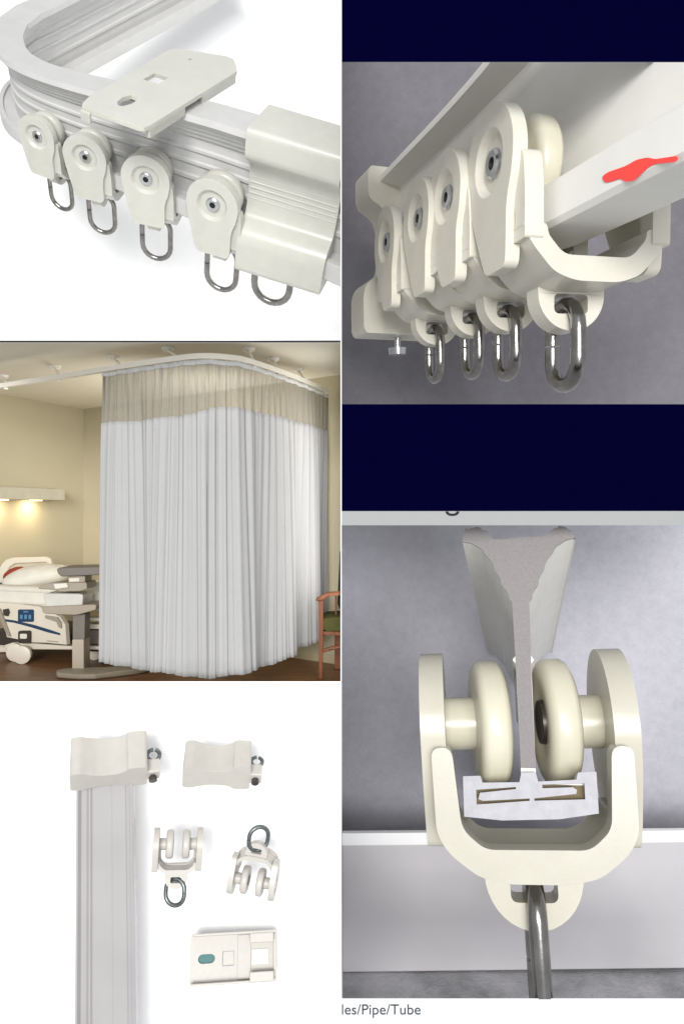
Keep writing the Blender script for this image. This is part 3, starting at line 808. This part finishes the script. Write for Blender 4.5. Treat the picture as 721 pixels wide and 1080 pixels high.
tc = nt.nodes.new('ShaderNodeTexCoord'); nz = nt.nodes.new('ShaderNodeTexNoise'); nz.inputs['Scale'].default_value = 70; nz.inputs['Detail'].default_value = 1
mp = nt.nodes.new('ShaderNodeMapping'); mp.inputs['Scale'].default_value = (1, 1, .012)
nt.links.new(tc.outputs['Object'], mp.inputs[0]); nt.links.new(mp.outputs[0], nz.inputs['Vector'])
mr = nt.nodes.new('ShaderNodeMapRange'); mr.inputs['From Min'].default_value = .35; mr.inputs['From Max'].default_value = .65; mr.inputs['To Min'].default_value = .66; mr.inputs['To Max'].default_value = .88
nt.links.new(nz.outputs['Fac'], mr.inputs['Value']); nt.links.new(mr.outputs[0], b.inputs['Alpha'])
o = obj('netting', curtain_sheet(ztop, zmid, 10, .0, .2), mesh_m, cur, ang=80)
o2 = obj('cloth', curtain_sheet(zmid, zhem, 40, .2, 1.0), M['cloth'], cur, ang=80)
s_ = o2.modifiers.new('thick', 'SOLIDIFY'); s_.thickness = .006
bm = curtain_sheet(lambda u, i: ztop(u, i) + .012, lambda u, i: ztop(u, i) - .045, 2, 0, .01)
o3 = obj('heading_band', bm, mat('heading_tape', (.62, .62, .60), .9), cur, ang=80)
s_ = o3.modifiers.new('thick', 'SOLIDIFY'); s_.thickness = .012
bm = bmesh.new()
for side in (0, NC - 1):
    p = cpr[side]
    tube(bm, [p + Vector((0, 0, -.05)), p + Vector((0, 0, -1.0)), Vector((p.x, p.y, zmid(0, side)))], .018, 8)
obj('side_hem', bm, M['cloth'], cur)
# wall light, on the left wall
wt = (w1 - w0).normalized(); wn = Vector((wt.y, -wt.x, 0))
def wl(px, py, d=0.0): return hit(px, py, w0 + wn * d, wn)
lamp = thing('wall_light', 'long pale box light on the left wall glowing downwards above the bed', 'wall light', Matrix.Identity(4))
dl = .34
A, B = wl(-40, 516, dl), wl(69, 516, dl); zt = P(0, 515, B.y).z; zb = B.z - .215
A.z = B.z
bm = bmesh.new()
hull8(bm, [A, B, Vector((B.x, B.y, zb)), Vector((A.x, A.y, zb))], [A - wn * (dl - .005), B - wn * (dl - .005), Vector((B.x, B.y, zb)) - wn * (dl - .005), Vector((A.x, A.y, zb)) - wn * (dl - .005)])
obj('housing', bm, mat('light_housing', (.50, .47, .38), .5), lamp, bevel=.012)
for px in (2, 38):
    c = wl(px, 527, .2); c.z = zb - .004
    bm = bmesh.new(); lathe(bm, [(0, 0), (0, .12), (-.012, .11), (-.012, 0)], 18, 'Z', c); obj('lens', bm, emit('lens_glow', (1, .72, .38), 6), lamp)
    ld = bpy.data.lights.new('wall_light_bulb', 'AREA'); ld.shape = 'DISK'; ld.size = .22; ld.energy = 6; ld.color = (1, .78, .48)
    lo_ = bpy.data.objects.new('wall_light_bulb', ld); COL.objects.link(lo_); lo_.location = c - Z * .03
    lo_.rotation_euler = (Vector(-Z) - wn * .35).to_track_quat('-Z', 'Y').to_euler()
# bed: a vertical plane for its near side
bA, bB = P(-10, 690, 4.25), P(112, 700, 3.55); bA.z = bB.z = 0
bt = (bB - bA).normalized(); bn = Vector((bt.y, -bt.x, 0))        # towards the viewer
def bp(px, py, d=0.0): return hit(px, py, bA + bn * d, bn)
def bplate(loop, d0, d1):
    bm = bmesh.new(); loops_prism(bm, [loop] , lambda a, b, d: bp(a, b) + bn * d, d0, d1); return bm
bed = thing('hospital_bed', 'cream hospital bed with a blue striped side rail half hidden behind the curtain', 'bed', Matrix.Identity(4))
side = obj('side_rail', bplate([(-12, 634), (0, 634.5), (20, 636), (45, 639), (58, 645), (68, 650), (73, 658), (74.5, 679), (55, 677), (38, 676.5), (22, 673), (12, 671), (10, 664), (8, 655), (0, 642), (-12, 640)], 0, .09), M['bedwhite'], bed, bevel=.02)
o = obj('control_panel', bplate(rrect(24, 40.5, 642, 655, 1.5), .088, .10), M['blue'], side)
bm = bmesh.new()
for x in (26.5, 31, 35.5):
    loops_prism(bm, [[(x, 647.5), (x + 2.6, 647.5), (x + 2.6, 652), (x, 652)]], lambda a, b, d: bp(a, b) + bn * d, .101, .106)
loops_prism(bm, [[(30, 643.6), (35, 643.6), (35, 645), (30, 645)]], lambda a, b, d: bp(a, b) + bn * d, .101, .106)
obj('key', bm, M['bluel'], o)
obj('stripe', bplate([(9, 652), (20, 653.5), (40, 658), (58, 663.5), (68, 667), (68, 669), (55, 666), (38, 660.8), (20, 656), (10, 654.5)], .088, .096), M['blue'], side)
lt = obj('latch', bplate(rrect(26, 38, 664, 677, 2), .088, .14), M['dk'], side, bevel=.01)
obj('latch_button', bplate(rrect(28.5, 35.5, 667, 672, 1), .14, .15), M['linen'], lt)
obj('hook', bplate([(9, 642), (14, 641), (15.5, 645), (14, 649), (10, 648)], .088, .12), M['dk'], side)
obj('hinge', bplate([(53, 648), (66, 650), (70, 656), (70, 662), (67, 660), (65, 655), (53, 651)], .088, .12), M['taupe'], side, bevel=.008)
bm = bmesh.new()
mt0, mt1 = bp(-14, 617), bp(135, 620)
zt_, zb_ = bp(30, 619).z, bp(30, 642).z
m0, m1 = Vector((mt0.x, mt0.y, 0)), Vector((mt1.x, mt1.y, 0))
hull8(bm, [m0 + Z * zt_, m1 + Z * zt_, m1 + Z * zb_, m0 + Z * zb_], [m0 - bn * 1.5 + Z * zt_, m1 - bn * 1.5 + Z * zt_, m1 - bn * 1.5 + Z * zb_, m0 - bn * 1.5 + Z * zb_])
obj('mattress', bm, M['linen'], bed, bevel=.10, seg=4)
bm = bmesh.new()
za, zb2 = bp(30, 668).z, bp(30, 684).z
hull8(bm, [m0 - bn * .1 + Z * za, m1 - bn * .1 + Z * za, m1 - bn * .1 + Z * zb2, m0 - bn * .1 + Z * zb2], [m0 - bn * 1.4 + Z * za, m1 - bn * 1.4 + Z * za, m1 - bn * 1.4 + Z * zb2, m0 - bn * 1.4 + Z * zb2])
obj('frame', bm, M['dk'], bed, bevel=.02)
o = obj('base_cover', bplate([(7, 680), (16, 677), (40, 678), (80, 681), (130, 681), (130, 685), (40, 684.5), (10, 685)], -.3, .06), M['bedwhite'], bed, bevel=.02)
for px, py, d in ((17, 693, .10), (24, 694, .22), (100, 694, -.4)):
    c = bp(px, py, d); rad = .14
    c.z = FZ + rad
    bm = bmesh.new(); lathe(bm, [(-.05, 0), (-.05, rad * .6), (-.035, rad), (.035, rad), (.05, rad * .6), (.05, 0)], 20, 'Y', c); obj('caster', bm, M['bedwhite'], bed)
bm = bmesh.new()
c = bp(-2, 690, -.35); box(bm, c.x - .5, c.x + .15, c.y, c.y + .3, FZ + .01, bp(0, 668).z)
obj('pedestal', bm, M['bedwhite'], bed, bevel=.03)
bm = bmesh.new()
for h in (.25, .8):
    z = zb_ + (zt_ - zb_) * h
    tube(bm, [m0 + bn * .012 + Z * z, m1 + bn * .012 + Z * z], .011, 8)
obj('piping', bm, M['linen'], bed)
obj('grip', bplate([(3, 641), (6, 641), (14, 662), (17, 670), (14.5, 670), (10, 661)], .088, .125), M['taupe'], side, bevel=.006)
obj('trim_strip', bplate([(54, 674.3), (66, 675.6), (66, 676.6), (54, 675.3)], .088, .094), M['taupe'], side)
# headboard: a bowed panel behind the pillow
hb = []
HY = 5.35
hbm = bmesh.new()
loops_prism(hbm, [[(-14, 600), (0, 601), (3, 595), (8, 590), (15, 588), (50, 587), (55, 589), (56.5, 596), (52, 598), (50, 593), (18, 594.5), (12, 598), (8, 606), (4, 618), (-14, 618)]], lambda a, b, d: P(a, b, HY) + Vector((0, d, 0)), -.06, .06)
obj('headboard_rim', hbm, M['bedwhite'], bed, bevel=.025)
hbm = bmesh.new()
loops_prism(hbm, [[(4, 618), (8, 605), (12, 597.5), (18, 594), (51, 592.5), (54, 597), (54, 625), (4, 625)]], lambda a, b, d: P(a, b, HY) + Vector((0, d, 0)), -.02, .03)
obj('headboard_panel', hbm, mat('headboard_beige', (.50, .43, .31), .5), bed)
hbm = bmesh.new(); loops_prism(hbm, [[(-10, 615), (3, 614.5), (3.5, 619), (-10, 620)]], lambda a, b, d: P(a, b, HY - .35) + Vector((0, d, 0)), -.02, .04); obj('bumper', hbm, M['blue'], bed)
# frame bits right of the table column
bm = bmesh.new()
for (y0, y1, m_) in ((651, 654.5, 'bedwhite'), (658, 663, 'bedwhite')):
    loops_prism(bm, [[(88, y0), (130, y0 + 1), (130, y1 + 1), (88, y1)]], lambda a, b, d: bp(a, b) + bn * d, -.12, .02)
obj('deck_rail', bm, M['bedwhite'], bed, bevel=.01)
obj('footboard', bplate([(92, 617), (96, 614), (130, 613), (130, 648), (104, 647), (94, 636)], -.5, -.06), M['linen'], bed, bevel=.06)
obj('side_panel', bplate([(88, 664), (130, 667), (130, 680), (88, 679)], -.3, -.02), M['taupe_dk'], bed, bevel=.01)
def blob(name, label, cat, px, py, Y, rx, ry, rz, m, rot=0, pw=2.6):
    bm = bmesh.new()
    bmesh.ops.create_uvsphere(bm, u_segments=40, v_segments=24, radius=1)
    for v in bm.verts:
        x, y, z = v.co
        s = (abs(x) ** pw + abs(y) ** pw) ** (1 / pw) if abs(x) + abs(y) > 1e-6 else 1
        h = math.hypot(x, y); k = h / s if s > 1e-6 else 1
        zz = math.copysign(abs(z) ** .8, z)
        zz *= 1 - .25 * min(1, h) ** 4
        nz = .07 * noise.noise(Vector((x * 2.2, y * 2.2, z * 2 + 4)))
        v.co = Vector((x * k * rx, y * k * ry, (zz + nz) * rz))
    o = obj(name, bm, m, ang=180); o.matrix_world = Matrix.Translation(P(px, py, Y)) @ Matrix.Rotation(math.radians(rot), 4, 'Y'); tag(o, label, cat); return o
pw_ = blob('pillow', 'plump white pillow at the head of the hospital bed', 'pillow', 41, 609, 4.75, .57, .40, .215, M['linen'], -9)
blob('cushion', 'red-brown cushion tucked between the white pillow and the headboard', 'cushion', 15.5, 605, 5.15, .20, .11, .10, M['redp'], -24)
# overbed table
def tp_(px, py, Y): return P(px, py, Y)
tab = thing('overbed_table', 'taupe overbed table on a single column standing beside the hospital bed', 'overbed table', Matrix.Identity(4))
YT = 2.95
def tprism(loop, Y0, Y1): 
    bm = bmesh.new(); loops_prism(bm, [loop], lambda a, b, d: P(a, b, YT) + Vector((0, d, 0)), Y0, Y1); return bm
obj('tabletop', tprism([(61, 600), (64, 598.5), (124, 597), (124, 604.5), (112, 606), (66, 608), (62.5, 605)], -.05, .55), M['taupe_dk'], tab, bevel=.02)
obj('crank_box', tprism([(71, 608), (90, 607.5), (90, 614), (72, 615)], .0, .3), M['taupe'], tab, bevel=.015)
obj('crank_plate', tprism([(73.5, 610), (84, 609.5), (84, 613), (73.5, 613.5)], -.01, .02), M['linen'], tab)
obj('under_tray', tprism([(41, 619), (46, 616.5), (60, 614), (92, 614), (93, 621), (85, 623.5), (64, 624), (58, 622), (42, 621)], -.03, .4), M['taupe'], tab, bevel=.015)
obj('tray_lip', tprism([(58, 615.5), (72, 614.5), (74, 619), (60, 621)], -.06, .0), M['linen'], tab, bevel=.01)
obj('drawer', tprism([(46, 627), (50, 625.5), (84, 626), (88, 627.5), (87, 640), (48, 640.5)], .0, .45), mat('drawer_white', (.47, .455, .41), .35), tab, bevel=.02)
obj('shelf', tprism([(45, 640.5), (48, 639.5), (100, 637), (103, 638), (102, 643), (86, 647.5), (78, 648.5), (48, 647), (46, 645)], -.04, .5), M['taupe'], tab, bevel=.02)
obj('column_sleeve', tprism([(74.5, 648), (88, 648), (87.5, 676), (74.5, 676)], .08, .32), M['taupe_dk'], tab, bevel=.02)
obj('column', tprism([(74.5, 675), (87, 675), (87.2, 708), (74.5, 708)], .06, .34), mat('column_beige', (.36, .31, .24), .45), tab, bevel=.02)
p_ = fl(95, 714.5); yb = p_.y
bm = bmesh.new()
loops_prism(bm, [[(-.52, .10), (-.44, -.08), (-.1, -.17), (.12, -.17), (.62, .16), (.78, .40), (.55, .44), (-.10, .28), (-.46, .22)]], lambda a, b, d: Vector((p_.x + a, yb + b, FZ + d)), .003, .085)
obj('foot', bm, M['taupe'], tab, bevel=.03)
for o in tab.children: pass
# chair with arms at the right
ch = thing('armchair', 'wooden armchair with olive seat and dark green back at the right edge of the room', 'armchair', Matrix.Identity(4))
q0 = fl(338, 717); YC = q0.y
def cprism(loop, Y0, Y1):
    bm = bmesh.new(); loops_prism(bm, [loop], lambda a, b, d: P(a, b, YC) + Vector((0, d, 0)), Y0, Y1); return bm
cparts = [
 obj('leg', cprism([(335.5, 634), (341, 632), (341, 660), (340.3, 690), (340, 717), (336, 717), (336, 690)], 0, .09), M['chairwood'], ch, bevel=.012),
 obj('arm', cprism([(332.5, 633), (334, 630.5), (345, 625), (366, 623.5), (366, 627), (347, 628.5), (341, 632.5), (335, 634)], -.05, .12), M['chairwood'], ch, bevel=.015),
 obj('seat', cprism([(338.5, 655), (343, 652), (372, 650), (372, 666), (345, 667), (338.5, 664)], .02, .75), M['olive'], ch, bevel=.05),
 obj('seat_frame', cprism([(340.5, 666.2), (372, 666.8), (372, 671), (340.5, 670)], .02, .74), M['chairwood'], ch, bevel=.01),
 obj('backrest', cprism([(358, 584), (360, 581), (376, 577), (376, 647), (358, 646.5), (355.5, 640)], .35, .55), M['dgreen'], ch, bevel=.04),
 obj('stretcher', cprism([(340.3, 685.5), (350, 682), (372, 680), (372, 684), (352, 685.5), (340.3, 689)], .02, .07), M['chairwood'], ch, bevel=.008),
 obj('arm_support', cprism([(353, 628), (355, 628), (355, 652), (353, 652)], .25, .32), M['chairwood'], ch, bevel=.006),
]
bm = bmesh.new(); g = P(357, 700, YC + .75); box(bm, g.x - .06, g.x + .04, YC + .7, YC + .8, FZ + .002, P(0, 668, YC + .75).z)
cparts.append(obj('leg', bm, M['chairwood'], ch, bevel=.01))
for o in cparts: clip(o, [CLIP_MID_L])

# ------------------------------------------------------------------ light, camera, output
w = bpy.data.worlds.new('World'); sc.world = w; w.use_nodes = True
w.node_tree.nodes['Background'].inputs[0].default_value = (.95, .97, 1, 1)
w.node_tree.nodes['Background'].inputs[1].default_value = .62
def area(name, loc, aim, size, energy, col=(1, 1, 1)):
    l = bpy.data.lights.new(name, 'AREA'); l.size = size; l.energy = energy; l.color = col
    o = bpy.data.objects.new(name, l); COL.objects.link(o); o.location = loc
    o.rotation_euler = (Vector(aim) - Vector(loc)).to_track_quat('-Z', 'Y').to_euler(); return o
area('key_lamp', (-4.5, -38, 8), (0, 2, -.5), 11, 13500, (1, .99, .97))
area('fill_lamp', (6, -37, 2), (0, 2, -.5), 11, 6500, (.98, .99, 1))
lr = area('room_fill', P(235, 520, 3.6), (-3.0, 6.5, 2.1), 1.2, 85, (1, .96, .88))  # added light, unseen behind the curtain, to brighten ceiling and walls
ll = area('curtain_fill', (-.045, 2.3, .2), (-3, .75, .2), 1, 23, (1, .98, .95)); ll.data.shape = 'RECTANGLE'; ll.data.size = 1.0; ll.data.size_y = 3.0  # added light, edge-on at the partition, to lift the curtain's right face
ll.matrix_world = Matrix(((0, 0, 1, -.045), (1, 0, 0, 2.3), (0, 1, 0, .2), (0, 0, 0, 1)))
bl = area('backdrop_fill', P(312, 205, 5.0), P(250, 260, 9), .7, 55)  # added light, hidden behind the clamp, to wash shadows off the backdrop
cam = bpy.data.cameras.new('camera'); co = bpy.data.objects.new('camera', cam); COL.objects.link(co)
co.location = CAM; co.rotation_euler = (PI / 2, 0, 0)
cam.sensor_fit = 'VERTICAL'; cam.angle = 2 * math.atan(540 / F); cam.clip_start = .05; cam.clip_end = 200
sc.camera = co
sc.view_settings.view_transform = 'Standard'; sc.view_settings.look = 'None'
sc.view_settings.exposure = 0; sc.view_settings.gamma = 1
sc.render.engine = 'CYCLES'
sc.cycles.use_denoising = True
sc.cycles.max_bounces = 8
